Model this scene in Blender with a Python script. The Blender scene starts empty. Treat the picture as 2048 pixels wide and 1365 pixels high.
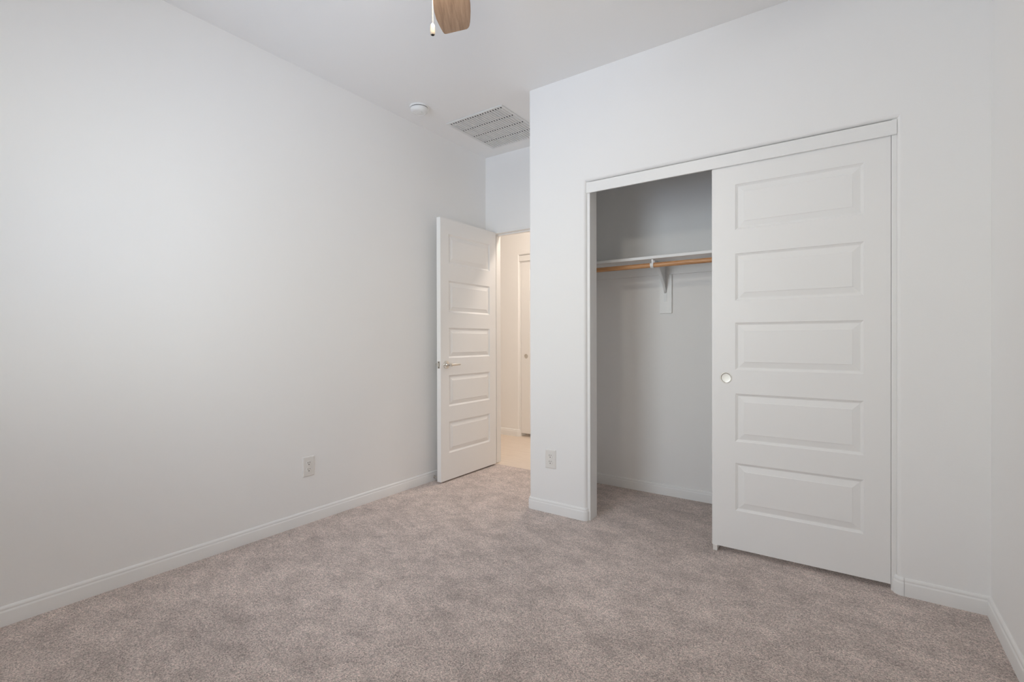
import bpy, bmesh, math, random
from mathutils import Vector, Matrix

S = bpy.context.scene
COL = S.collection
random.seed(7)

# ------------------------------------------------------------------ camera, sky, exposure
cam_d = bpy.data.cameras.new('camera')
cam_d.sensor_width = 36.0
cam_d.lens = 36.0 * 975.415 / 2048.0
cam_d.clip_start = 0.02
cam = bpy.data.objects.new('camera', cam_d)
COL.objects.link(cam)
Rv = Vector((0.8194601, 0.57313181, -0.00225159))
Uv = Vector((-0.00022779, 0.00425424, 0.99999092))
Fv = Vector((-0.57313619, 0.81945215, -0.00361673))
M = Matrix.Identity(4)
for i in range(3):
    M[i][0] = Rv[i]; M[i][1] = Uv[i]; M[i][2] = -Fv[i]
M[0][3], M[1][3], M[2][3] = 0.0, 0.0, 1.11216
cam.matrix_world = M
S.camera = cam

S.view_settings.view_transform = 'Standard'
S.view_settings.look = 'None'
S.view_settings.gamma = 1.0
S.view_settings.use_curve_mapping = False
S.view_settings.exposure = 0.0
S.cycles.diffuse_bounces = 10
S.cycles.max_bounces = 14

SKY = 7.45          # overcast daylight outside the window
FAN_LAMP = 82.0     # emission of the fan's lit globe
HALL_LAMP = 19.0    # watts, the hallway's ceiling lamp

world = bpy.data.worlds.new('sky')
S.world = world
world.use_nodes = True
wn = world.node_tree.nodes; wl = world.node_tree.links
wn.clear()
tc = wn.new('ShaderNodeTexCoord')
sep = wn.new('ShaderNodeSeparateXYZ')
ramp = wn.new('ShaderNodeValToRGB')
mr = wn.new('ShaderNodeMapRange')
mr.inputs['From Min'].default_value = -0.5; mr.inputs['From Max'].default_value = 0.7
cr = ramp.color_ramp.elements        # bluish ground, bright horizon band added to lift the closet's light, blue sky
cr[0].position = 0.20; cr[0].color = (0.72, 0.86, 1.12, 1)
cr[1].position = 0.38; cr[1].color = (1.10, 1.16, 1.22, 1)
for pos, c in ((0.56, (1.10, 1.15, 1.18)), (0.72, (0.84, 0.92, 1.05)), (0.95, (0.42, 0.50, 0.64))):
    k = cr.new(pos); k.color = (*c, 1)
ahead = wn.new('ShaderNodeMapRange')  # weighting added: brighter straight out of the window, dimmer sideways, favouring the closet
ahead.inputs['From Min'].default_value = -0.45; ahead.inputs['From Max'].default_value = -0.95
ahead.inputs['To Min'].default_value = 0.55; ahead.inputs['To Max'].default_value = 1.30
wl.new(sep.outputs['Y'], ahead.inputs['Value'])
amp = wn.new('ShaderNodeMath'); amp.operation = 'MULTIPLY'; amp.inputs[1].default_value = SKY
wl.new(ahead.outputs[0], amp.inputs[0])
bg = wn.new('ShaderNodeBackground'); wl.new(amp.outputs[0], bg.inputs['Strength'])
wo = wn.new('ShaderNodeOutputWorld')
wl.new(tc.outputs['Generated'], sep.inputs[0]); wl.new(sep.outputs['Z'], mr.inputs['Value'])
wl.new(mr.outputs['Result'], ramp.inputs['Fac']); wl.new(ramp.outputs['Color'], bg.inputs['Color'])
wl.new(bg.outputs[0], wo.inputs['Surface'])

# ------------------------------------------------------------------ main dimensions (metres)
H = 2.743
XL, XR = -2.714, 0.453            # left and right wall faces
YN, YC, YB = -0.44, 2.698, 3.470  # near wall, closet wall, back wall faces
WT = 0.114                        # partition thickness
XC = -1.750                       # free corner of the closet partition
OX0, OX1, OZ = -1.337, 0.157, 2.074   # closet opening in the plaster
JL, JR = -1.318, 0.138            # faces of the closet jamb boards
DX0, DX1, DZ = -2.653, -1.873, 2.072  # doorway in the back wall (rough)
HY0, HY1 = YB + WT, 4.625         # hallway
HX0, HX1 = -4.3, 0.7
WX0, WX1, WZ0, WZ1 = -2.30, -1.25, 0.86, 2.32   # window in the near wall

# window portal: only steers sampling to the opening, gives no light of its own
pd = bpy.data.lights.new('window_portal', 'AREA')
pd.shape = 'RECTANGLE'; pd.size = WX1 - WX0; pd.size_y = WZ1 - WZ0
pd.cycles.is_portal = True
po = bpy.data.objects.new('window_portal', pd); COL.objects.link(po)
po.location = ((WX0 + WX1) / 2, YN - 0.13, (WZ0 + WZ1) / 2)
po.rotation_euler = (math.radians(90), 0, 0)

# the hallway's ceiling lamp
hd = bpy.data.lights.new('hall_ceiling_lamp', 'AREA')
hd.shape = 'DISK'; hd.size = 0.30; hd.energy = HALL_LAMP; hd.color = (1.0, 0.865, 0.745)
ho = bpy.data.objects.new('hall_ceiling_lamp', hd); COL.objects.link(ho)
ho.location = (-2.05, 4.08, H - 0.06)


# ------------------------------------------------------------------ materials
def mat(name, color, rough=0.5, metal=0.0, spec=0.5):
    m = bpy.data.materials.new(name); m.use_nodes = True
    b = m.node_tree.nodes['Principled BSDF']
    b.inputs['Base Color'].default_value = (*color, 1)
    b.inputs['Roughness'].default_value = rough
    b.inputs['Metallic'].default_value = metal
    b.inputs['Specular IOR Level'].default_value = spec
    return m


def nodes_of(m):
    nt = m.node_tree
    return nt.nodes, nt.links, nt.nodes['Principled BSDF']


def add_noise_bump(m, scale, strength, dist, detail=3.0, stretch=(1, 1, 1), vary=0.0):
    n, l, b = nodes_of(m)
    t = n.new('ShaderNodeTexCoord'); mp = n.new('ShaderNodeMapping')
    mp.inputs['Scale'].default_value = stretch
    nz = n.new('ShaderNodeTexNoise'); nz.inputs['Scale'].default_value = scale
    nz.inputs['Detail'].default_value = detail
    bp = n.new('ShaderNodeBump'); bp.inputs['Strength'].default_value = strength
    bp.inputs['Distance'].default_value = dist
    l.new(t.outputs['Object'], mp.inputs['Vector']); l.new(mp.outputs[0], nz.inputs['Vector'])
    l.new(nz.outputs['Fac'], bp.inputs['Height']); l.new(bp.outputs[0], b.inputs['Normal'])
    return m


wall_m = add_noise_bump(mat('wall_paint', (0.90, 0.897, 0.89), 0.75, spec=0.25), 120, 0.10, 0.002, 2.0)
ceil_m = add_noise_bump(mat('ceiling_paint', (0.90, 0.897, 0.89), 0.85, spec=0.15), 90, 0.12, 0.002, 2.0)
trim_m = add_noise_bump(mat('trim_paint', (0.88, 0.878, 0.868), 0.38, spec=0.4), 60, 0.02, 0.001, 1.0)
door_m = add_noise_bump(mat('door_paint', (0.885, 0.88, 0.87), 0.42, spec=0.4), 400, 0.03, 0.0006, 2.0, (1, 1, 0.15))
plate_m = mat('white_plastic', (0.82, 0.80, 0.77), 0.35, spec=0.45)
shelf_m = add_noise_bump(mat('shelf_paint', (0.88, 0.88, 0.87), 0.4), 70, 0.02, 0.001, 1.0)
bracket_m = mat('white_enamel_metal', (0.82, 0.83, 0.83), 0.35)
dark_m = mat('dark_cavity', (0.012, 0.011, 0.010), 0.9, spec=0.1)
nickel_m = add_noise_bump(mat('satin_nickel', (0.66, 0.63, 0.58), 0.28, 1.0), 300, 0.03, 0.0004)
chrome_m = mat('polished_nickel', (0.80, 0.77, 0.72), 0.12, 1.0)
rubber_m = mat('black_rubber', (0.02, 0.02, 0.02), 0.6)
bronze_m = mat('brushed_nickel_housing', (0.55, 0.52, 0.48), 0.35, 1.0)
fob_m = mat('ivory_ceramic', (0.52, 0.43, 0.33), 0.3)
bead_m = mat('pale_brass_beads', (0.62, 0.54, 0.44), 0.3, 0.7)
grille_m = mat('grille_enamel', (0.80, 0.80, 0.79), 0.4)
det_m = mat('detector_plastic', (0.86, 0.86, 0.84), 0.45)


def wood(name, c1, c2, c3, axis_scale, rough, wave=18.0):
    m = mat(name, c1, rough)
    n, l, b = nodes_of(m)
    t = n.new('ShaderNodeTexCoord'); mp = n.new('ShaderNodeMapping')
    mp.inputs['Scale'].default_value = axis_scale
    nz = n.new('ShaderNodeTexNoise'); nz.inputs['Scale'].default_value = wave
    nz.inputs['Detail'].default_value = 6; nz.inputs['Roughness'].default_value = 0.65
    nz.inputs['Distortion'].default_value = 0.6
    r = n.new('ShaderNodeValToRGB')
    r.color_ramp.elements[0].position = 0.30; r.color_ramp.elements[0].color = (*c2, 1)
    r.color_ramp.elements[1].position = 0.72; r.color_ramp.elements[1].color = (*c3, 1)
    e = r.color_ramp.elements.new(0.5); e.color = (*c1, 1)
    bp = n.new('ShaderNodeBump'); bp.inputs['Strength'].default_value = 0.15; bp.inputs['Distance'].default_value = 0.0006
    l.new(t.outputs['Object'], mp.inputs['Vector']); l.new(mp.outputs[0], nz.inputs['Vector'])
    l.new(nz.outputs['Fac'], r.inputs['Fac']); l.new(r.outputs['Color'], b.inputs['Base Color'])
    l.new(nz.outputs['Fac'], bp.inputs['Height']); l.new(bp.outputs[0], b.inputs['Normal'])
    return m


blade_m = wood('weathered_oak_blade', (0.36, 0.235, 0.155), (0.24, 0.15, 0.10), (0.46, 0.32, 0.22), (1.2, 14, 14), 0.45, 5.0)
rod_m = wood('oak_rod', (0.60, 0.31, 0.14), (0.46, 0.21, 0.09), (0.74, 0.42, 0.21), (1.0, 22, 22), 0.4, 6.0)
plank_m = wood('pale_vinyl_plank', (0.76, 0.655, 0.56), (0.72, 0.615, 0.525), (0.80, 0.695, 0.60), (1.0, 7, 1), 0.45, 4.0)


def carpet():
    m = mat('cut_pile_carpet', (0.4, 0.35, 0.33), 1.0, spec=0.05)
    n, l, b = nodes_of(m)
    t = n.new('ShaderNodeTexCoord')

    def noise(scale, detail=2.0, rough=0.5, stretch=None, dist=0.0):
        z = n.new('ShaderNodeTexNoise'); z.inputs['Scale'].default_value = scale
        z.inputs['Detail'].default_value = detail; z.inputs['Roughness'].default_value = rough
        z.inputs['Distortion'].default_value = dist
        if stretch:
            mp = n.new('ShaderNodeMapping'); mp.inputs['Scale'].default_value = stretch
            mp.inputs['Rotation'].default_value = (0, 0, math.radians(35))
            l.new(t.outputs['Object'], mp.inputs['Vector']); l.new(mp.outputs[0], z.inputs['Vector'])
        else:
            l.new(t.outputs['Object'], z.inputs['Vector'])
        return z
    tuft = noise(200, 5.0, 0.78)
    tint = noise(70, 2.0)
    warp = noise(60, 2.0)                       # jitters the rows of tufts
    wv = n.new('ShaderNodeVectorMath'); wv.operation = 'MULTIPLY_ADD'
    wv.inputs[1].default_value = (0.012, 0.012, 0.0)
    l.new(warp.outputs['Color'], wv.inputs[0]); l.new(t.outputs['Object'], wv.inputs[2])
    cell = n.new('ShaderNodeTexVoronoi'); cell.inputs['Scale'].default_value = 215
    l.new(wv.outputs[0], cell.inputs['Vector'])
    cs = n.new('ShaderNodeSeparateColor'); l.new(cell.outputs['Color'], cs.inputs[0])
    yarnv = n.new('ShaderNodeMath'); yarnv.operation = 'MULTIPLY_ADD'   # each tuft its own shade
    yarnv.inputs[1].default_value = 0.17; l.new(cs.outputs['Red'], yarnv.inputs[0])
    shift = n.new('ShaderNodeMath'); shift.operation = 'SUBTRACT'; shift.inputs[1].default_value = 0.085
    l.new(tuft.outputs['Fac'], shift.inputs[0]); l.new(shift.outputs[0], yarnv.inputs[2])
    scuff = noise(6.5, 8.0, 0.70, (1.0, 1.4, 1), 0.1)
    broad = noise(1.3, 3.0, 0.55)
    yarn = n.new('ShaderNodeValToRGB')
    e = yarn.color_ramp.elements
    e[0].position = 0.30; e[0].color = (0.235, 0.198, 0.188, 1)
    e[1].position = 0.70; e[1].color = (0.95, 0.825, 0.775, 1)
    k = e.new(0.5); k.color = (0.62, 0.533, 0.498, 1)
    l.new(yarnv.outputs[0], yarn.inputs['Fac'])
    # pile leaning one way or the other after vacuuming and walking
    lean = n.new('ShaderNodeMapRange')
    lean.inputs['From Min'].default_value = 0.34; lean.inputs['From Max'].default_value = 0.66
    lean.inputs['To Min'].default_value = 0.80; lean.inputs['To Max'].default_value = 1.20
    grain = n.new('ShaderNodeMath'); grain.operation = 'MULTIPLY_ADD'
    grain.inputs[1].default_value = 0.4; l.new(yarnv.outputs[0], grain.inputs[0])
    off = n.new('ShaderNodeMath'); off.operation = 'SUBTRACT'; off.inputs[1].default_value = 0.2
    l.new(scuff.outputs['Fac'], off.inputs[0]); l.new(off.outputs[0], grain.inputs[2])
    l.new(grain.outputs[0], lean.inputs['Value'])
    lean2 = n.new('ShaderNodeMapRange')
    lean2.inputs['From Min'].default_value = 0.35; lean2.inputs['From Max'].default_value = 0.65
    lean2.inputs['To Min'].default_value = 0.92; lean2.inputs['To Max'].default_value = 1.08
    l.new(broad.outputs['Fac'], lean2.inputs['Value'])
    mul = n.new('ShaderNodeMath'); mul.operation = 'MULTIPLY'
    l.new(lean.outputs[0], mul.inputs[0]); l.new(lean2.outputs[0], mul.inputs[1])
    vm = n.new('ShaderNodeVectorMath'); vm.operation = 'SCALE'
    l.new(yarn.outputs['Color'], vm.inputs[0]); l.new(mul.outputs[0], vm.inputs['Scale'])
    mix = n.new('ShaderNodeMix'); mix.data_type = 'RGBA'; mix.blend_type = 'MULTIPLY'
    mix.inputs['Factor'].default_value = 0.5
    tr = n.new('ShaderNodeValToRGB')
    tr.color_ramp.elements[0].position = 0.35; tr.color_ramp.elements[0].color = (1.0, 0.93, 0.92, 1)
    tr.color_ramp.elements[1].position = 0.65; tr.color_ramp.elements[1].color = (0.95, 0.99, 0.95, 1)
    l.new(tint.outputs['Fac'], tr.inputs['Fac'])
    l.new(vm.outputs[0], mix.inputs['A']); l.new(tr.outputs['Color'], mix.inputs['B'])
    l.new(mix.outputs['Result'], b.inputs['Base Color'])
    bp = n.new('ShaderNodeBump'); bp.inputs['Strength'].default_value = 0.7; bp.inputs['Distance'].default_value = 0.004
    l.new(yarnv.outputs[0], bp.inputs['Height']); l.new(bp.outputs[0], b.inputs['Normal'])
    b.inputs['Sheen Weight'].default_value = 0.12
    b.inputs['Sheen Roughness'].default_value = 0.6
    return m


carpet_m = carpet()


def glow(name, color, strength):
    m = mat(name, (0.9, 0.88, 0.84), 0.4)
    b = m.node_tree.nodes['Principled BSDF']
    b.inputs['Emission Color'].default_value = (*color, 1)
    b.inputs['Emission Strength'].default_value = strength
    return m


globe_m = glow('lit_opal_glass', (1.0, 0.925, 0.80), FAN_LAMP)


def glass():
    m = mat('window_glass', (0.95, 0.98, 0.97), 0.0)
    b = m.node_tree.nodes['Principled BSDF']
    n = m.node_tree.nodes; l = m.node_tree.links
    tr = n.new('ShaderNodeBsdfTransparent'); tr.inputs['Color'].default_value = (0.93, 0.95, 0.95, 1)
    gl = n.new('ShaderNodeBsdfGlossy'); gl.inputs['Roughness'].default_value = 0.02
    fr = n.new('ShaderNodeFresnel'); fr.inputs['IOR'].default_value = 1.45
    mx = n.new('ShaderNodeMixShader'); out = n['Material Output']
    l.new(fr.outputs[0], mx.inputs[0]); l.new(tr.outputs[0], mx.inputs[1]); l.new(gl.outputs[0], mx.inputs[2])
    l.new(mx.outputs[0], out.inputs['Surface'])
    n.remove(b)
    return m


glass_m = glass()


# ------------------------------------------------------------------ mesh helpers
def link(name, bm, material, parent=None, smooth=False, bevel=0.0, seg=2):
    bmesh.ops.recalc_face_normals(bm, faces=bm.faces[:])
    me = bpy.data.meshes.new(name); bm.to_mesh(me); bm.free()
    if smooth:
        for p in me.polygons:
            p.use_smooth = True
        try:
            me.set_sharp_from_angle(angle=math.radians(38))
        except Exception:
            pass
    me.materials.append(material)
    o = bpy.data.objects.new(name, me); COL.objects.link(o)
    if parent:
        o.parent = parent
    if bevel:
        md = o.modifiers.new('edge', 'BEVEL'); md.width = bevel; md.segments = seg
        md.limit_method = 'ANGLE'; md.angle_limit = math.radians(40)
        md.harden_normals = False
    return o


def tag(o, label=None, cat=None, group=None, kind=None):
    if label: o['label'] = label
    if cat: o['category'] = cat
    if group: o['group'] = group
    if kind: o['kind'] = kind
    return o


def empty(name, loc=(0, 0, 0)):
    o = bpy.data.objects.new(name, None); COL.objects.link(o); o.location = loc
    o.empty_display_size = 0.1
    return o


def bm_new():
    return bmesh.new()


def box(bm, x0, x1, y0, y1, z0, z1):
    vs = [bm.verts.new(p) for p in ((x0, y0, z0), (x1, y0, z0), (x1, y1, z0), (x0, y1, z0),
                                    (x0, y0, z1), (x1, y0, z1), (x1, y1, z1), (x0, y1, z1))]
    fs = [(3, 2, 1, 0), (4, 5, 6, 7), (0, 1, 5, 4), (1, 2, 6, 5), (2, 3, 7, 6), (3, 0, 4, 7)]
    return [bm.faces.new([vs[i] for i in f]) for f in fs], vs


def box_obj(name, b, material, parent=None, bevel=0.0, seg=2, smooth=False):
    bm = bm_new(); box(bm, *b)
    return link(name, bm, material, parent, smooth, bevel, seg)


def prism(bm, pts, z0, z1):
    lo = [bm.verts.new((x, y, z0)) for x, y in pts]; hi = [bm.verts.new((x, y, z1)) for x, y in pts]
    n = len(pts)
    bm.faces.new(lo[::-1]); bm.faces.new(hi)
    for i in range(n):
        bm.faces.new((lo[i], lo[(i + 1) % n], hi[(i + 1) % n], hi[i]))


def lathe(bm, prof, origin=(0, 0, 0), axis='Z', seg=40, close=True):
    """prof: (radius, height) pairs along the axis."""
    o = Vector(origin); rings = []
    for r, h in prof:
        if r < 1e-6:
            p = {'Z': (0, 0, h), 'Y': (0, h, 0), 'X': (h, 0, 0)}[axis]
            rings.append([bm.verts.new(o + Vector(p))])
            continue
        ring = []
        for k in range(seg):
            a = 2 * math.pi * k / seg; c, s = r * math.cos(a), r * math.sin(a)
            p = {'Z': (c, s, h), 'Y': (c, h, s), 'X': (h, c, s)}[axis]
            ring.append(bm.verts.new(o + Vector(p)))
        rings.append(ring)
    for a, b in zip(rings, rings[1:]):
        if len(a) == 1 and len(b) == 1:
            continue
        for k in range(seg):
            k2 = (k + 1) % seg
            if len(a) == 1:
                bm.faces.new((a[0], b[k2], b[k]))
            elif len(b) == 1:
                bm.faces.new((a[k], a[k2], b[0]))
            else:
                bm.faces.new((a[k], a[k2], b[k2], b[k]))


def tube(bm, path, r, seg=14, cap=True):
    """round tube along a list of points; r may be a list."""
    pts = [Vector(p) for p in path]; n = len(pts)
    rs = r if isinstance(r, (list, tuple)) else [r] * n
    rings = []; up = None
    for i, p in enumerate(pts):
        d = (pts[min(i + 1, n - 1)] - pts[max(i - 1, 0)]).normalized()
        if up is None:
            up = Vector((0, 0, 1)) if abs(d.z) < 0.9 else Vector((1, 0, 0))
        s = d.cross(up).normalized(); up = s.cross(d).normalized()
        rings.append([bm.verts.new(p + rs[i] * (math.cos(2 * math.pi * k / seg) * s + math.sin(2 * math.pi * k / seg) * up)) for k in range(seg)])
    for a, b in zip(rings, rings[1:]):
        for k in range(seg):
            bm.faces.new((a[k], a[(k + 1) % seg], b[(k + 1) % seg], b[k]))
    if cap:
        bm.faces.new(rings[0][::-1]); bm.faces.new(rings[-1])


def arc(cx, cy, r, a0, a1, n=6):
    return [(cx + r * math.cos(math.radians(a0 + (a1 - a0) * k / n)), cy + r * math.sin(math.radians(a0 + (a1 - a0) * k / n))) for k in range(n + 1)]


BASE_PROF = [(0.0, -0.004), (0.0125, -0.004), (0.0125, 0.0530), (0.0118, 0.0560), (0.0088, 0.0590), (0.0084, 0.0615),
             (0.0092, 0.0640), (0.0082, 0.0690), (0.0055, 0.0735), (0.0025, 0.0755), (0.0, 0.0760)]


def sweep(bm, path, prof, side=1, cap=True, grow=0.0):
    """moulding swept along a plan path; side=1 puts it on the right of the walking direction."""
    n = len(path); rows = []
    for i in range(n):
        p = Vector(path[i])
        ds = []
        if i > 0: ds.append((Vector(path[i]) - Vector(path[i - 1])).normalized())
        if i < n - 1: ds.append((Vector(path[i + 1]) - Vector(path[i])).normalized())
        ns = [Vector((d.y, -d.x)) * side for d in ds]
        m = ns[0] if len(ns) == 1 else (ns[0] + ns[1]).normalized()
        k = 1.0 if len(ns) == 1 else 1.0 / max(0.3, m.dot(ns[0]))
        rows.append([bm.verts.new((p.x + m.x * k * (o + (grow if o > 0 else 0)), p.y + m.y * k * (o + (grow if o > 0 else 0)), z)) for o, z in prof])
    for a, b in zip(rows, rows[1:]):
        for j in range(len(prof)):
            j2 = (j + 1) % len(prof)
            bm.faces.new((a[j], b[j], b[j2], a[j2]))
    if cap:
        bm.faces.new(rows[0]); bm.faces.new(rows[-1][::-1])


def baseboard(name, paths, side=1, label=None):
    bm = bm_new()
    for p in paths:
        g = 0.0
        if isinstance(p, tuple): p, g = p
        sweep(bm, p, BASE_PROF, side, grow=g)
    o = link(name, bm, trim_m, smooth=True)
    return tag(o, label, 'baseboard', None, 'structure')


# ------------------------------------------------------------------ walls, floor, ceiling
def wall(name, b, label, material=None):
    return tag(box_obj(name, b, material or wall_m), label, 'wall', None, 'structure')


tag(box_obj('floor', (XL - 0.12, XR + 0.12, YN - 0.12, YB + 0.012, -0.12, 0.0), carpet_m),
    'greige cut pile carpet covering the bedroom and closet floor', 'floor', None, 'structure')
tag(box_obj('floor_hall', (HX0, HX1, YB + 0.012, HY1 + 0.75, -0.12, -0.004), plank_m),
    'pale tan hallway floor seen beyond the open door', 'floor', None, 'structure')
tag(box_obj('ceiling', (HX0, HX1, YN - 0.12, HY1 + 0.75, H, H + 0.12), ceil_m),
    'white painted ceiling with a faint texture', 'ceiling', None, 'structure')
wall('wall_left', (XL - 0.12, XL, YN - 0.12, YB, 0, H), 'long blank white wall on the left with one outlet')
wall('wall_right', (XR, XR + 0.12, YN - 0.12, YB, 0, H), 'white wall running past the camera on the right')


def wall_with_hole(name, axis_y0, axis_y1, x0, x1, hx0, hx1, hz0, hz1, round_front=0.0, round_end=0.0, label=''):
    """wall slab facing -Y with one opening; bullnosed plaster corners where asked."""
    bm = bm_new()
    xs = [x0, hx0, hx1, x1]; zs = [0.0] + ([hz0] if hz0 > 0 else []) + [hz1, H]
    ok = lambda i, j: not (i == 1 and (zs[j] >= hz0 - 1e-6 and zs[j + 1] <= hz1 + 1e-6))
    g = {}
    for f, y in ((0, axis_y0), (1, axis_y1)):
        for i, x in enumerate(xs):
            for j, z in enumerate(zs):
                g[f, i, j] = bm.verts.new((x, y, z))
    cells = [(i, j) for i in range(3) for j in range(len(zs) - 1) if ok(i, j)]
    for i, j in cells:
        bm.faces.new((g[0, i, j], g[0, i + 1, j], g[0, i + 1, j + 1], g[0, i, j + 1]))
        bm.faces.new((g[1, i, j], g[1, i, j + 1], g[1, i + 1, j + 1], g[1, i + 1, j]))
        for (di, dj, a, b) in ((-1, 0, (i, j), (i, j + 1)), (1, 0, (i + 1, j), (i + 1, j + 1)), (0, -1, (i, j), (i + 1, j)), (0, 1, (i, j + 1), (i + 1, j + 1))):
            if (i + di, j + dj) not in cells:
                bm.faces.new((g[0, a[0], a[1]], g[0, b[0], b[1]], g[1, b[0], b[1]], g[1, a[0], a[1]]))
    bm.verts.ensure_lookup_table()
    for v in [v for v in bm.verts if not v.link_faces]:
        bm.verts.remove(v)
    bmesh.ops.recalc_face_normals(bm, faces=bm.faces[:])
    es = []
    for e in bm.edges:
        a, b = e.verts[0].co, e.verts[1].co
        if abs(a.y - axis_y0) > 1e-6 or abs(b.y - axis_y0) > 1e-6:
            continue
        mx, mz = (a.x + b.x) / 2, (a.z + b.z) / 2
        rev = (abs(a.x - b.x) < 1e-6 and min(abs(mx - hx0), abs(mx - hx1)) < 1e-6 and hz0 < mz < hz1) or \
              (abs(a.z - b.z) < 1e-6 and abs(mz - hz1) < 1e-6 and hx0 < mx < hx1)
        end = round_end and abs(mx - x0) < 1e-6 and abs(a.x - b.x) < 1e-6
        if (round_front and rev) or end:
            es.append(e)
    if es:
        bmesh.ops.bevel(bm, geom=es, offset=round_front or round_end, segments=8, profile=0.5, affect='EDGES')
    o = link(name, bm, wall_m, smooth=True)
    return tag(o, label, 'wall', None, 'structure')


wall_with_hole('wall_closet', YC, YC + WT, XC, XR, OX0, OX1, 0.0, OZ, 0.020, 0.020,
               'white wall with rounded corners around the closet opening')
wall('wall_partition', (XC, XC + WT, YC + WT, YB, 0, H), 'short white wall closing the closet off from the entry')
wall_with_hole('wall_back', YB, YB + WT, HX0, HX1, DX0, DX1, 0.0, DZ, label='white wall above and beside the doorway and behind the closet')
wall_with_hole('wall_near', YN - 0.12, YN, XL, XR, WX0, WX1, WZ0, WZ1, label='white wall behind the camera with the bedroom window')

# window in the near wall, behind the camera
win = empty('window_1', ((WX0 + WX1) / 2, YN - 0.06, WZ0))
tag(win, 'white framed bedroom window behind the camera', 'window', None, 'structure')
bm = bm_new()
cx, y0 = 0.0, 0.0
hw, hh = (WX1 - WX0) / 2, WZ1 - WZ0
for b in ((-hw, -hw + 0.045, -0.035, 0.035, 0, hh), (hw - 0.045, hw, -0.035, 0.035, 0, hh), (-hw + 0.045, hw - 0.045, -0.035, 0.035, 0, 0.045), (-hw + 0.045, hw - 0.045, -0.035, 0.035, hh - 0.045, hh), (-hw + 0.045, hw - 0.045, -0.02, 0.02, hh / 2 - 0.02, hh / 2 + 0.02)):
    box(bm, *b)
link('window_frame', bm, trim_m, win)
box_obj('pane', (-hw + 0.045, hw - 0.045, -0.003, 0.003, 0.045, hh - 0.045), glass_m, win)

# hallway shell
HOX0, HOX1 = -3.140, -1.62
wall('wall_hall_left', (HX0 - 0.1, HX0, HY0, HY1, 0, H), 'white end wall of the hallway')
wall('wall_hall_right', (HX1, HX1 + 0.1, HY0, HY1, 0, H), 'white far end wall of the hallway')
wall_with_hole('wall_hall', HY1, HY1 + WT, HX0, HX1, HOX0, HOX1, 0.0, OZ, 0.020, 0.0,
               'warmly lit hallway wall seen through the open door')
wall('wall_hall_closet', (HOX0 - 0.3, HOX1 + 0.3, HY1 + 0.66, HY1 + 0.74, 0, H), 'white back wall inside the hallway closet')
wall('wall_hall_closet_left', (HOX0 - 0.3, HOX0 - 0.22, HY1 + WT, HY1 + 0.66, 0, H), 'white side wall inside the hallway closet')
wall('wall_hall_closet_right', (HOX1 + 0.22, HOX1 + 0.3, HY1 + WT, HY1 + 0.66, 0, H), 'white inner wall at the far side of the hallway closet')

# baseboards
baseboard('baseboard_left', [[(XL, YN), (XL, YB)]], 1, 'long white baseboard under the blank left wall')
r = 0.020
corner_c = arc(XC + r, YC + r, r, 180, 270)
corner_l = arc(OX0 - r, YC + r, r, 270, 360)
baseboard('baseboard_closet', [[(XC, YB)] + corner_c + corner_l[:]], 1,
          'white baseboard wrapping the pier left of the closet opening')
corner_r = arc(OX1 + r, YC + r, r, 180, 270)
baseboard('baseboard_closet_right', [(corner_r + [(0.1805, YC)], 0.0012), [(0.1814, YC), (XR, YC)]], 1,
          'white baseboard between the closet door and the right wall')
baseboard('baseboard_right', [[(XR, YC), (XR, YN)]], 1, 'white baseboard under the right wall')
baseboard('baseboard_near', [[(XR, YN), (XL, YN)]], 1, 'white baseboard under the window wall')
baseboard('baseboard_closet_back', [[(XC + WT, YC + WT), (XC + WT, YB), (XR, YB), (XR, YC + WT)]], 1, 'white baseboard inside the closet along its back wall')
corner_h = arc(HOX0 - r, HY1 + r, r, 270, 360)
baseboard('baseboard_hall', [[(HX0, HY1)] + corner_h], 1, 'white baseboard in the hallway beside the closet door')

# ------------------------------------------------------------------ jambs and header fascias
def trim(name, boxes, label, bevel=0.0015):
    bm = bm_new()
    for b in boxes: box(bm, *b)
    return tag(link(name, bm, trim_m, bevel=bevel), label, 'trim', None, 'structure')


trim('trim_1', [(OX0, JL, YC + 0.019, YC + WT, -0.002, OZ), (JR, OX1, YC + 0.019, YC + WT, -0.002, OZ), (JL, JR, YC + 0.030, YC + WT, OZ - 0.016, OZ)],
     'white jamb boards lining the closet opening')
trim('trim_2', [(OX0, OX1, YC + 0.008, YC + 0.0188, 2.004, 2.0690)],
     'white header fascia board across the top of the closet opening', 0.0025)
FD0, FD1 = DX0 + 0.019, DX1 - 0.019    # clear door opening
trim('trim_3', [(DX0, FD0, YB - 0.001, YB + WT + 0.001, -0.003, DZ), (FD1, DX1, YB - 0.001, YB + WT + 0.001, -0.003, DZ), (FD0, FD1, YB - 0.001, YB + WT + 0.001, DZ - 0.022, DZ),
                (FD0, FD0 + 0.011, YB + 0.040, YB + 0.075, 0, DZ - 0.022), (FD1 - 0.011, FD1, YB + 0.040, YB + 0.075, 0, DZ - 0.022), (FD0 + 0.011, FD1 - 0.011, YB + 0.040, YB + 0.075, DZ - 0.033, DZ - 0.022)],
     'white door jamb and stop around the entry doorway')
trim('trim_4', [(HOX0, HOX0 + 0.019, HY1 + 0.019, HY1 + WT, -0.004, OZ), (HOX1 - 0.019, HOX1, HY1 + 0.019, HY1 + WT, -0.004, OZ)],
     'white jamb boards of the hallway closet')
trim('trim_5', [(HOX0, HOX1, HY1 + 0.008, HY1 + 0.0188, 2.004, 2.0690)],
     'white header fascia above the hallway closet door', 0.0025)

# ------------------------------------------------------------------ five panel doors
PZ = [(0.225, 0.471), (0.582, 0.829), (0.951, 1.195), (1.308, 1.551), (1.673, 1.907)]


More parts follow.
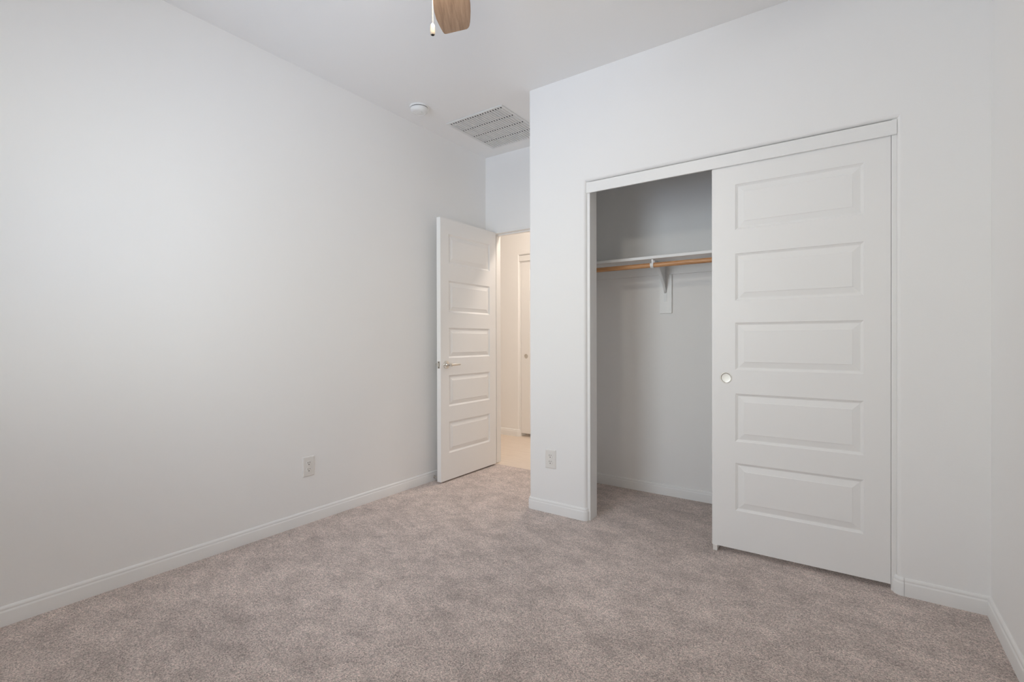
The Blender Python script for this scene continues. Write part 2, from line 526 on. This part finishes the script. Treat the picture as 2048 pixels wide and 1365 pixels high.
def panel_door_bm(w, z0, z1, t, mx0, mx1, pz):
    """door leaf in local x (width), y (0 front .. t back), z; raised panels on both faces."""
    bm = bm_new()
    rings = [(0.0, 0.0), (0.0025, 0.0030), (0.0080, 0.0065), (0.0110, 0.0085), (0.0140, 0.0085), (0.0400, 0.0022), (0.0425, 0.0005)]
    xs = [0.0, mx0, mx1, w]
    zs = [z0]
    for a, b in pz: zs += [a, b]
    zs.append(z1)
    for y, sgn in ((0.0, 1), (t, -1)):
        for i in range(3):
            for j in range(len(zs) - 1):
                if i == 1 and j % 2 == 1:
                    prev = None
                    for ins, dep in rings:
                        q = [bm.verts.new((x, y + sgn * dep, z)) for x, z in ((xs[1] + ins, zs[j] + ins), (xs[2] - ins, zs[j] + ins), (xs[2] - ins, zs[j + 1] - ins), (xs[1] + ins, zs[j + 1] - ins))]
                        if prev:
                            for k in range(4):
                                f = [prev[k], prev[(k + 1) % 4], q[(k + 1) % 4], q[k]]
                                bm.faces.new(f if sgn > 0 else f[::-1])
                        prev = q
                    bm.faces.new(prev if sgn > 0 else prev[::-1])
                else:
                    q = [bm.verts.new((x, y, z)) for x, z in ((xs[i], zs[j]), (xs[i + 1], zs[j]), (xs[i + 1], zs[j + 1]), (xs[i], zs[j + 1]))]
                    bm.faces.new(q if sgn > 0 else q[::-1])
    for (xa, za, xb, zb) in ((0, z0, w, z0), (w, z0, w, z1), (w, z1, 0, z1), (0, z1, 0, z0)):
        q = [bm.verts.new(p) for p in ((xa, 0, za), (xa, t, za), (xb, t, zb), (xb, 0, zb))]
        bm.faces.new(q)
    bmesh.ops.remove_doubles(bm, verts=bm.verts[:], dist=1e-5)
    return bm


def finger_pull(parent, x, z, r=0.0290):
    bm = bm_new()
    lathe(bm, [(r, 0.0012), (r, -0.0012), (r - 0.001, -0.0022), (r - 0.0035, -0.0022), (r - 0.0045, -0.001)], (x, 0, z), 'Y', 48)
    ring = link('finger_pull', bm, nickel_m, parent, smooth=True)
    tag(ring, 'round nickel finger pull')
    bm = bm_new()
    lathe(bm, [(r - 0.0045, -0.0006), (r - 0.0055, 0.0002), (r - 0.0075, 0.0003), (0.0, 0.0003)], (x, 0, z), 'Y', 48)
    # shallow cup floor just proud of the leaf's face
    for v in bm.verts: v.co.y -= 0.0007
    link('cup', bm, nickel_m, ring, smooth=True)
    return ring


# closet sliding door (front track)
DW = 0.748
d2 = link('door_2', panel_door_bm(DW, 0.026, 2.035, 0.035, 0.114, 0.651, PZ), door_m)
d2.location = (-0.6115, YC + 0.022, 0)
tag(d2, 'white five panel sliding closet door with a round pull', 'door', None, 'structure')
finger_pull(d2, 0.0695, 0.909)

# floor guide under the sliding door's left corner
bm = bm_new()
box(bm, -0.606, -0.584, YC + 0.012, YC + 0.082, 0.0, 0.006)
box(bm, -0.606, -0.584, YC + 0.013, YC + 0.0205, 0.006, 0.028)
box(bm, -0.606, -0.584, YC + 0.0585, YC + 0.066, 0.006, 0.028)
tag(link('floor_guide', bm, plate_m, bevel=0.0012), 'small white plastic guide under the sliding closet door', 'door guide')

# entry door, open against the left wall
ED_Y0, ED_Y1 = 2.752, 3.458
ED_X = -2.593        # face seen from the room
EDT = 0.039
PZE = [(0.222, 0.466), (0.587, 0.831), (0.966, 1.203), (1.325, 1.571), (1.706, 1.937)]
bm = panel_door_bm(ED_Y1 - ED_Y0, 0.012, 2.054, EDT, 0.093, 0.618, PZE)
d1 = link('door_1', bm, door_m)
# local x -> +Y, local y -> -X
d1.matrix_world = Matrix.Translation((ED_X, ED_Y0, 0)) @ Matrix(((0, -1, 0, 0), (1, 0, 0, 0), (0, 0, 1, 0), (0, 0, 0, 1)))
tag(d1, 'white five panel entry door standing open against the left wall', 'door', None, 'structure')
# lever set (door local coordinates)
LX, LZ = 0.060, 0.915
for sgn, y in ((-1, 0.0), (1, EDT)):
    bm = bm_new()
    lathe(bm, [(0.0, 0.0), (0.0315, 0.0), (0.0315, sgn * 0.004), (0.0295, sgn * 0.008), (0.0150, sgn * 0.0095), (0.0, sgn * 0.0095)], (LX, y, LZ), 'Y', 40)
    rose = link('lever_set', bm, chrome_m, d1, smooth=True)
    tag(rose, 'satin nickel lever handle and rose')
    bm = bm_new()
    lathe(bm, [(0.0, 0.0), (0.0125, 0.0), (0.0105, sgn * 0.008), (0.0105, sgn * 0.036), (0.0125, sgn * 0.040), (0.0125, sgn * 0.052), (0.0, sgn * 0.054)], (LX, y + sgn * 0.0085, LZ), 'Y', 24)
    link('neck', bm, chrome_m, rose, smooth=True)
    bm = bm_new()
    yy = y + sgn * 0.055
    tube(bm, [(LX - 0.004, yy, LZ), (LX + 0.02, yy, LZ), (LX + 0.06, yy, LZ), (LX + 0.100, yy - sgn * 0.003, LZ), (LX + 0.112, yy - sgn * 0.006, LZ)], [0.0085, 0.0085, 0.0078, 0.0068, 0.0055], 14)
    link('lever', bm, nickel_m, rose, smooth=True)
bm = bm_new()
box(bm, -0.0015, 0.0, EDT / 2 - 0.0125, EDT / 2 + 0.0125, LZ - 0.028, LZ + 0.028)
lp = link('latch_plate', bm, nickel_m, d1, bevel=0.0006)
bm = bm_new()
box(bm, -0.011, -0.001, EDT / 2 - 0.007, EDT / 2 + 0.007, LZ - 0.0085, LZ + 0.0085)
link('latch_bolt', bm, chrome_m, lp, bevel=0.002)
for sz in (-0.021, 0.021):
    bm = bm_new()
    lathe(bm, [(0.0, -0.0026), (0.0035, -0.0022), (0.0040, -0.0014), (0.0, -0.0013)], (0, EDT / 2, LZ + sz), 'X', 14)
    link('screw', bm, dark_m, lp, smooth=True)
for hz in (0.20, 1.03, 1.86):
    bm = bm_new()
    tube(bm, [(ED_Y1 - ED_Y0 + 0.006, EDT + 0.002, hz - 0.045), (ED_Y1 - ED_Y0 + 0.006, EDT + 0.002, hz + 0.045)], 0.006, 14)
    box(bm, ED_Y1 - ED_Y0, ED_Y1 - ED_Y0 + 0.0035, 0.008, EDT, hz - 0.044, hz + 0.044)
    link('hinge', bm, nickel_m, d1)

# hallway closet sliding door
d3 = link('door_3', panel_door_bm(0.76, 0.036, 2.035, 0.035, 0.113, 0.655, PZ), door_m)
d3.location = (HOX0 + 0.0215, HY1 + 0.022, 0)
tag(d3, 'white sliding closet door across the hallway with a round pull', 'door', None, 'structure')
finger_pull(d3, 0.0640, 0.918, 0.026)

# rigid door stop screwed to the left baseboard behind the open door
ds = empty('door_stop', (XL + 0.0125, 2.790, 0.030))
tag(ds, 'small nickel door stop on the baseboard behind the open door', 'door stop')
bm = bm_new(); lathe(bm, [(0.0, 0.0), (0.011, 0.0), (0.011, 0.003), (0.006, 0.006), (0.0, 0.006)], (0, 0, 0), 'X', 24)
link('base', bm, nickel_m, ds, smooth=True)
bm = bm_new(); tube(bm, [(0.004, 0, 0), (0.058, 0, 0)], 0.0045, 14)
link('rod', bm, chrome_m, ds, smooth=True)
bm = bm_new(); lathe(bm, [(0.0, 0.056), (0.0075, 0.056), (0.009, 0.058), (0.009, 0.064), (0.006, 0.067), (0.0, 0.067)], (0, 0, 0), 'X', 24)
link('bumper', bm, rubber_m, ds, smooth=True)


# ------------------------------------------------------------------ outlets
def outlet(label, loc, rotz):
    """duplex outlet facing local -Y."""
    o = empty('power_outlet', loc); o.rotation_euler = (0, 0, rotz)
    tag(o, label, 'outlet', 'white duplex power outlets')
    w, h = 0.0390, 0.0605
    bm = bm_new()
    ins = [(0.0, 0.0), (0.0, -0.0025), (0.002, -0.0045), (0.0065, -0.0062)]
    prev = None
    for i, y in ins:
        q = [bm.verts.new((sx * (w - i), y, sz * (h - i))) for sx, sz in ((-1, -1), (1, -1), (1, 1), (-1, 1))]
        if prev:
            for k in range(4): bm.faces.new((prev[k], prev[(k + 1) % 4], q[(k + 1) % 4], q[k]))
        else:
            bm.faces.new(q[::-1])
        prev = q
    bm.faces.new(prev)
    link('cover_plate', bm, plate_m, o)
    for cz in (-0.0195, 0.0195):
        bm = bm_new()
        pts = []
        for k in range(40):
            a = 2 * math.pi * k / 40
            pts.append((0.0172 * math.cos(a), max(-0.0140, min(0.0140, 0.0172 * math.sin(a)))))
        lo = [bm.verts.new((x, -0.0060, cz + z)) for x, z in pts]; hi = [bm.verts.new((x * 0.96, -0.0082, cz + z * 0.96)) for x, z in pts]
        bm.faces.new(hi)
        for k in range(40): bm.faces.new((lo[k], lo[(k + 1) % 40], hi[(k + 1) % 40], hi[k]))
        rc = link('receptacle', bm, plate_m, o)
        bm = bm_new()
        box(bm, -0.0075, -0.0052, -0.0086, -0.0080, cz + 0.0005, cz + 0.0095)
        box(bm, 0.0052, 0.0075, -0.0086, -0.0080, cz + 0.0015, cz + 0.0090)
        lathe(bm, [(0.0, -0.0086), (0.0030, -0.0086), (0.0030, -0.0080), (0.0, -0.0080)], (0, 0, cz - 0.0070), 'Y', 16)
        link('slots', bm, dark_m, rc)
    bm = bm_new()
    lathe(bm, [(0.0, -0.0075), (0.0025, -0.0072), (0.0032, -0.0062), (0.0, -0.0060)], (0, 0, 0), 'Y', 16)
    link('screw', bm, plate_m, o, smooth=True)
    return o


outlet('white duplex outlet low on the long left wall', (XL, 1.716, 0.342), math.radians(90))
outlet('white duplex outlet on the narrow pier beside the closet opening', (-1.586, YC, 0.345), 0)

# ------------------------------------------------------------------ closet shelf, rod, bracket
SX0, SX1 = XC + WT, XR
sh = empty('closet_shelf', ((SX0 + SX1) / 2, YB, 1.640))
tag(sh, 'white painted closet shelf on wall cleats above the wooden rod', 'shelf')
ox = (SX0 + SX1) / 2


def child_box(name, b, m, parent, bevel=0.001):
    bm = bm_new(); box(bm, *b)
    p = parent.location
    for v in bm.verts: v.co -= p
    return link(name, bm, m, parent, bevel=bevel)


child_box('shelf_board', (SX0 + 0.001, SX1 - 0.001, 3.150, YB - 0.001, 1.638, 1.658), shelf_m, sh, 0.0025)
child_box('wall_cleat', (SX0 + 0.001, SX1 - 0.001, YB - 0.018, YB - 0.0005, 1.567, 1.6375), shelf_m, sh)
child_box('wall_cleat', (SX0 + 0.0005, SX0 + 0.018, 3.150, YB - 0.0185, 1.567, 1.6375), shelf_m, sh)
child_box('wall_cleat', (SX1 - 0.018, SX1 - 0.0005, 3.150, YB - 0.0185, 1.567, 1.6375), shelf_m, sh)
child_box('backing_board', (-1.131, -1.045, YB - 0.018, YB - 0.0005, 1.294, 1.5665), shelf_m, sh)

RY, RZ, RR = 3.178, 1.600, 0.0158
rod = empty('closet_rod', (ox, RY, RZ))
tag(rod, 'round oak hanging rod under the white closet shelf', 'closet rod')
bm = bm_new(); tube(bm, [(SX0 + 0.020 - ox, 0, 0), (SX1 - 0.020 - ox, 0, 0)], RR, 28)
link('pole', bm, rod_m, rod, smooth=True)
for s, x in ((1, SX0 + 0.0185 - ox), (-1, SX1 - 0.0185 - ox)):
    bm = bm_new(); lathe(bm, [(0.0, 0.0), (0.028, 0.0), (0.028, s * 0.004), (0.0235, s * 0.006), (0.0235, s * 0.014), (0.0165, s * 0.014), (0.0165, s * 0.0055), (0, s * 0.0055)], (x, 0, 0), 'X', 28)
    link('socket', bm, plate_m, rod, smooth=True)

BX = -1.088
br = empty('shelf_bracket', (BX, YB - 0.018, 1.638))
tag(br, 'white metal bracket with a hook holding the closet rod', 'bracket')
yw = 0.0   # local: wall board face at y=0, room towards -y; shelf underside at z=0
bm = bm_new(); box(bm, -0.011, 0.011, -0.0025, -0.0003, -0.262, -0.0005)
link('wall_plate', bm, bracket_m, br, bevel=0.0008)
bm = bm_new(); box(bm, -0.011, 0.011, -0.285, -0.0026, -0.0027, -0.0005)
link('shelf_arm', bm, bracket_m, br, bevel=0.0008)
# tapering channel brace from the wall plate up to the arm
bm = bm_new()
N = 10; rows = []
for k in range(N + 1):
    f = k / N
    y = -0.004 - 0.190 * f ** 1.15; z = -0.194 + 0.188 * f ** 0.9
    hw_ = 0.008 + 0.011 * f; d = 0.012 + 0.004 * f
    t = Vector((0, -0.19, 0.188)).normalized(); nrm = Vector((0, -t.z, t.y))   # towards the room and down
    c = Vector((0, y, z))
    rows.append([bm.verts.new(c + Vector((-hw_, 0, 0)) - nrm * 0 + Vector((0, 0, 0))), bm.verts.new(c + Vector((-hw_ * 0.75, 0, 0)) + nrm * d * 0.75),
                 bm.verts.new(c + nrm * d), bm.verts.new(c + Vector((hw_ * 0.75, 0, 0)) + nrm * d * 0.75), bm.verts.new(c + Vector((hw_, 0, 0)))])
for a, b in zip(rows, rows[1:]):
    for j in range(4): bm.faces.new((a[j], a[j + 1], b[j + 1], b[j]))
bm_o = link('brace', bm, bracket_m, br, smooth=True)
bm = bm_new()      # web plate closing the triangle behind the brace
tri = [(-0.0026, -0.004), (-0.0026, -0.190), (-0.100, -0.093), (-0.186, -0.004)]
wa = [bm.verts.new((-0.0014, y, z)) for y, z in tri]; wb = [bm.verts.new((0.0014, y, z)) for y, z in tri]
bm.faces.new(wa); bm.faces.new(wb[::-1])
for k in range(4): bm.faces.new((wa[k], wa[(k + 1) % 4], wb[(k + 1) % 4], wb[k]))
link('web', bm, bracket_m, br)
sd = bm_o.modifiers.new('sheet', 'SOLIDIFY'); sd.thickness = 0.002
# hook: strap down from the arm and round the rod's front
bm = bm_new()
ry, rz = RY - (YB - 0.018), RZ - 1.638
pts = [(ry + 0.020, -0.0015), (ry + 0.0195, rz + 0.006)]
for a in range(0, -200, -20):
    pts.append((ry + (RR + 0.003) * math.cos(math.radians(a)), rz + (RR + 0.003) * math.sin(math.radians(a))))
pts.append((ry - (RR + 0.0028), rz + 0.006)); pts.append((ry - (RR + 0.006), rz + 0.012))
prev = None
for i, (y, z) in enumerate(pts):
    q0 = Vector(pts[max(i - 1, 0)]); q1 = Vector(pts[min(i + 1, len(pts) - 1)])
    dd = (q1 - q0).normalized(); nn = Vector((dd.y, -dd.x)) * 0.0012
    ring = [bm.verts.new((x, y + s * nn.x, z + s * nn.y)) for x, s in ((-0.010, -1), (0.010, -1), (0.010, 1), (-0.010, 1))]
    if prev:
        for k in range(4): bm.faces.new((prev[k], prev[(k + 1) % 4], ring[(k + 1) % 4], ring[k]))
    else:
        bm.faces.new(ring[::-1])
    prev = ring
bm.faces.new(prev)
link('rod_hook', bm, bracket_m, br, smooth=True)
# strap from shelf front to the hook's front lip
bm = bm_new(); box(bm, 0.001, 0.013, ry - 0.0225, ry - 0.0200, rz + 0.004, -0.0028)
link('front_strap', bm, bracket_m, br, bevel=0.0006)

# ------------------------------------------------------------------ smoke detector
sm = empty('smoke_detector', (-2.492, 2.436, H))
tag(sm, 'round white smoke detector on the ceiling near the entry', 'smoke detector')
bm = bm_new(); lathe(bm, [(0.0, 0.0), (0.066, 0.0), (0.066, -0.007), (0.063, -0.010), (0.0, -0.010)], seg=56)
link('mounting_plate', bm, det_m, sm, smooth=True)
bm = bm_new(); lathe(bm, [(0.0, -0.010), (0.058, -0.010), (0.058, -0.0135), (0.0, -0.0135)], seg=56)
link('vent_gap', bm, dark_m, sm)
bm = bm_new(); lathe(bm, [(0.0, -0.0135), (0.060, -0.0135), (0.0615, -0.016), (0.060, -0.026), (0.054, -0.036), (0.045, -0.041), (0.041, -0.0415), (0.0395, -0.040), (0.020, -0.043), (0.0, -0.044)], seg=56)
cv = link('cover', bm, det_m, sm, smooth=True)
bm = bm_new(); lathe(bm, [(0.0, -0.043), (0.009, -0.043), (0.009, -0.0455), (0.0, -0.0465)], (0.018, 0.0, 0), seg=24)
link('test_button', bm, det_m, cv, smooth=True)

# ------------------------------------------------------------------ return air grille in the ceiling
VX0, VX1, VY0, VY1 = -2.520, -1.998, 2.736, 3.322
vt = empty('return_air_grille', ((VX0 + VX1) / 2, (VY0 + VY1) / 2, H))
tag(vt, 'square white return air grille in the ceiling above the entry', 'air vent')


def vloc(bm):
    for v in bm.verts: v.co -= vt.location


bm = bm_new(); zt = H - 0.0005; zf = H - 0.0085; fw = 0.019
for b in ((VX0, VX1, VY0, VY0 + fw), (VX0, VX1, VY1 - fw, VY1), (VX0, VX0 + fw, VY0 + fw, VY1 - fw), (VX1 - fw, VX1, VY0 + fw, VY1 - fw)):
    box(bm, b[0], b[1], b[2], b[3], zf, zt)
vloc(bm); link('frame', bm, grille_m, vt, bevel=0.0035, seg=3)
bm = bm_new(); box(bm, VX0 + fw, VX1 - fw, VY0 + fw, VY1 - fw, H - 0.0012, H - 0.0006); vloc(bm)
link('duct_opening', bm, dark_m, vt)
bm = bm_new()
rows_y = [VY0 + fw, 2.8935, 3.0255, 3.1625, VY1 - fw]
n = 21; pitch = (VX1 - VX0 - 2 * fw) / n
for k in range(len(rows_y) - 1):
    ya, yb_ = rows_y[k], rows_y[k + 1]
    box(bm, VX0 + fw, VX1 - fw, yb_ - 0.008, yb_, zf + 0.001, zf + 0.003)           # cross rail at the far end of the row
    for i in range(n):
        xa = VX0 + fw + i * pitch
        box(bm, xa, xa + pitch * 0.50, ya, yb_ - 0.008, zf + 0.001, zf + 0.003)     # flat rib
        y1, y2 = ya + 0.0085, yb_ - 0.0085                                          # bent louvre
        x1, x2 = xa + pitch * 1.01, xa + pitch * 0.93
        z1, z2 = zf + 0.002, zf - 0.0070
        q = [bm.verts.new(p) for p in ((x1, y1, z1), (x1, y2, z1), (x2, y2, z2), (x2, y1, z2), (x1 - 0.001, y1, z1 - 0.0008), (x1 - 0.001, y2, z1 - 0.0008), (x2 - 0.001, y2, z2 - 0.0008), (x2 - 0.001, y1, z2 - 0.0008))]
        for f in ((0, 1, 2, 3), (7, 6, 5, 4), (0, 4, 5, 1), (1, 5, 6, 2), (2, 6, 7, 3), (3, 7, 4, 0)):
            bm.faces.new([q[a] for a in f])
vloc(bm); link('louvre_panel', bm, grille_m, vt)

# ------------------------------------------------------------------ ceiling fan
FX, FY = -1.060, 1.130
fan = empty('ceiling_fan', (FX, FY, H))
tag(fan, 'ceiling fan with brown wooden blades and a hanging pull chain', 'ceiling fan')
bm = bm_new(); lathe(bm, [(0.0, 0.0), (0.072, 0.0), (0.072, -0.012), (0.060, -0.045), (0.034, -0.060), (0.0, -0.060)], seg=40)
link('canopy', bm, bronze_m, fan, smooth=True)
bm = bm_new(); tube(bm, [(0, 0, -0.055), (0, 0, -0.215)], 0.0125, 18)
link('down_rod', bm, bronze_m, fan, smooth=True)
bm = bm_new(); lathe(bm, [(0.0, -0.205), (0.035, -0.207), (0.075, -0.222), (0.105, -0.245), (0.112, -0.275), (0.108, -0.300), (0.085, -0.322), (0.0, -0.325)], seg=48)
link('motor_housing', bm, bronze_m, fan, smooth=True)
bm = bm_new(); lathe(bm, [(0.0, -0.322), (0.086, -0.322), (0.088, -0.340), (0.088, -0.372), (0.080, -0.384), (0.0, -0.384)], seg=48)
lk = link('light_fitter', bm, bronze_m, fan, smooth=True)
bm = bm_new()
lathe(bm, [(0.050, -0.384), (0.058, -0.394), (0.066, -0.412), (0.068, -0.430), (0.062, -0.450), (0.048, -0.466), (0.028, -0.475), (0.0, -0.478)], seg=40)
link('glass_globe', bm, globe_m, lk, smooth=True)

BLADE_L = [(0.105, 0.030), (0.140, 0.046), (0.200, 0.058), (0.280, 0.068), (0.350, 0.074), (0.400, 0.0765), (0.440, 0.0745), (0.485, 0.067), (0.510, 0.062), (0.530, 0.0575), (0.538, 0.0550), (0.5435, 0.0515), (0.5465, 0.0465)]
BLADE_R = [(0.105, 0.030), (0.140, 0.046), (0.200, 0.057), (0.280, 0.0655), (0.350, 0.0695), (0.400, 0.0700), (0.440, 0.0685), (0.485, 0.0645), (0.510, 0.0615), (0.528, 0.0580), (0.537, 0.0545), (0.5425, 0.0505), (0.5465, 0.0445)]
DIRA = math.atan2(0.8144, -0.5803) + 0.014
PITCH = math.radians(14)


def blade_mesh():
    bm = bm_new()
    right = [(x, -w) for x, w in BLADE_R]; left = [(x, w) for x, w in BLADE_L]
    out = right + left[::-1]
    lo = [bm.verts.new((x, y, -0.003)) for x, y in out]; hi = [bm.verts.new((x, y, 0.003)) for x, y in out]
    bm.faces.new(lo[::-1]); bm.faces.new(hi)
    for k in range(len(out)):
        k2 = (k + 1) % len(out)
        bm.faces.new((lo[k], lo[k2], hi[k2], hi[k]))
    return bm


def bracket_mesh():
    bm = bm_new()
    pts = [(0.085, 0.020), (0.120, 0.016), (0.150, 0.034), (0.185, 0.034), (0.195, 0.020)]
    out = [(x, -w) for x, w in pts] + [(x, w) for x, w in pts[::-1]]
    lo = [bm.verts.new((x, y, 0.0032)) for x, y in out]; hi = [bm.verts.new((x, y, 0.0072)) for x, y in out]
    bm.faces.new(lo[::-1]); bm.faces.new(hi)
    for k in range(len(out)):
        k2 = (k + 1) % len(out)
        bm.faces.new((lo[k], lo[k2], hi[k2], hi[k]))
    return bm


b0 = link('blade', blade_mesh(), blade_m, fan, bevel=0.0015)
tag(b0, 'brown wood-grain fan blade')
k0 = link('blade_bracket', bracket_mesh(), bronze_m, b0)
blades = [b0]
for k in range(4):
    c = b0.copy(); COL.objects.link(c); c.parent = fan
    d = k0.copy(); COL.objects.link(d); d.parent = c
    blades.append(c)
for k, b in enumerate(blades):
    a = DIRA + k * 2 * math.pi / 5
    b.matrix_local = Matrix.Translation((0, 0, -0.318)) @ Matrix.Rotation(a, 4, 'Z') @ Matrix.Rotation(-PITCH, 4, 'X')

# ball chain and fob
CXp, CYp = -1.127 - FX, 1.1625 - FY
bm = bm_new()
z = -0.372
ztop, zbot = -0.372, 2.146 - H
nb = int((ztop - zbot) / 0.0036)
for i in range(nb + 1):
    zc = ztop - (ztop - zbot) * i / nb
    lathe(bm, [(0.0, zc + 0.0018), (0.0013, zc + 0.0013), (0.0018, zc), (0.0013, zc - 0.0013), (0.0, zc - 0.0018)], (CXp, CYp, 0), seg=8)
ch = link('pull_chain', bm, bead_m, fan, smooth=True)
tag(ch, 'beaded pull chain with an ivory fob')
bm = bm_new()
zb = 2.108 - H
lathe(bm, [(0.0, zb + 0.038), (0.0030, zb + 0.0375), (0.0052, zb + 0.0355), (0.0072, zb + 0.032), (0.0076, zb + 0.026), (0.0082, zb + 0.014), (0.0080, zb + 0.004), (0.0070, zb + 0.0008), (0.0050, zb + 0.0006)], (CXp, CYp, 0), seg=8)
fb = link('fob', bm, fob_m, ch, smooth=True)
bm = bm_new(); lathe(bm, [(0.0, zb + 0.0015), (0.0046, zb + 0.0012), (0.0040, zb - 0.0010), (0.0, zb - 0.0018)], (CXp, CYp, 0), seg=16)
link('fob_tip', bm, rubber_m, ch, smooth=True)
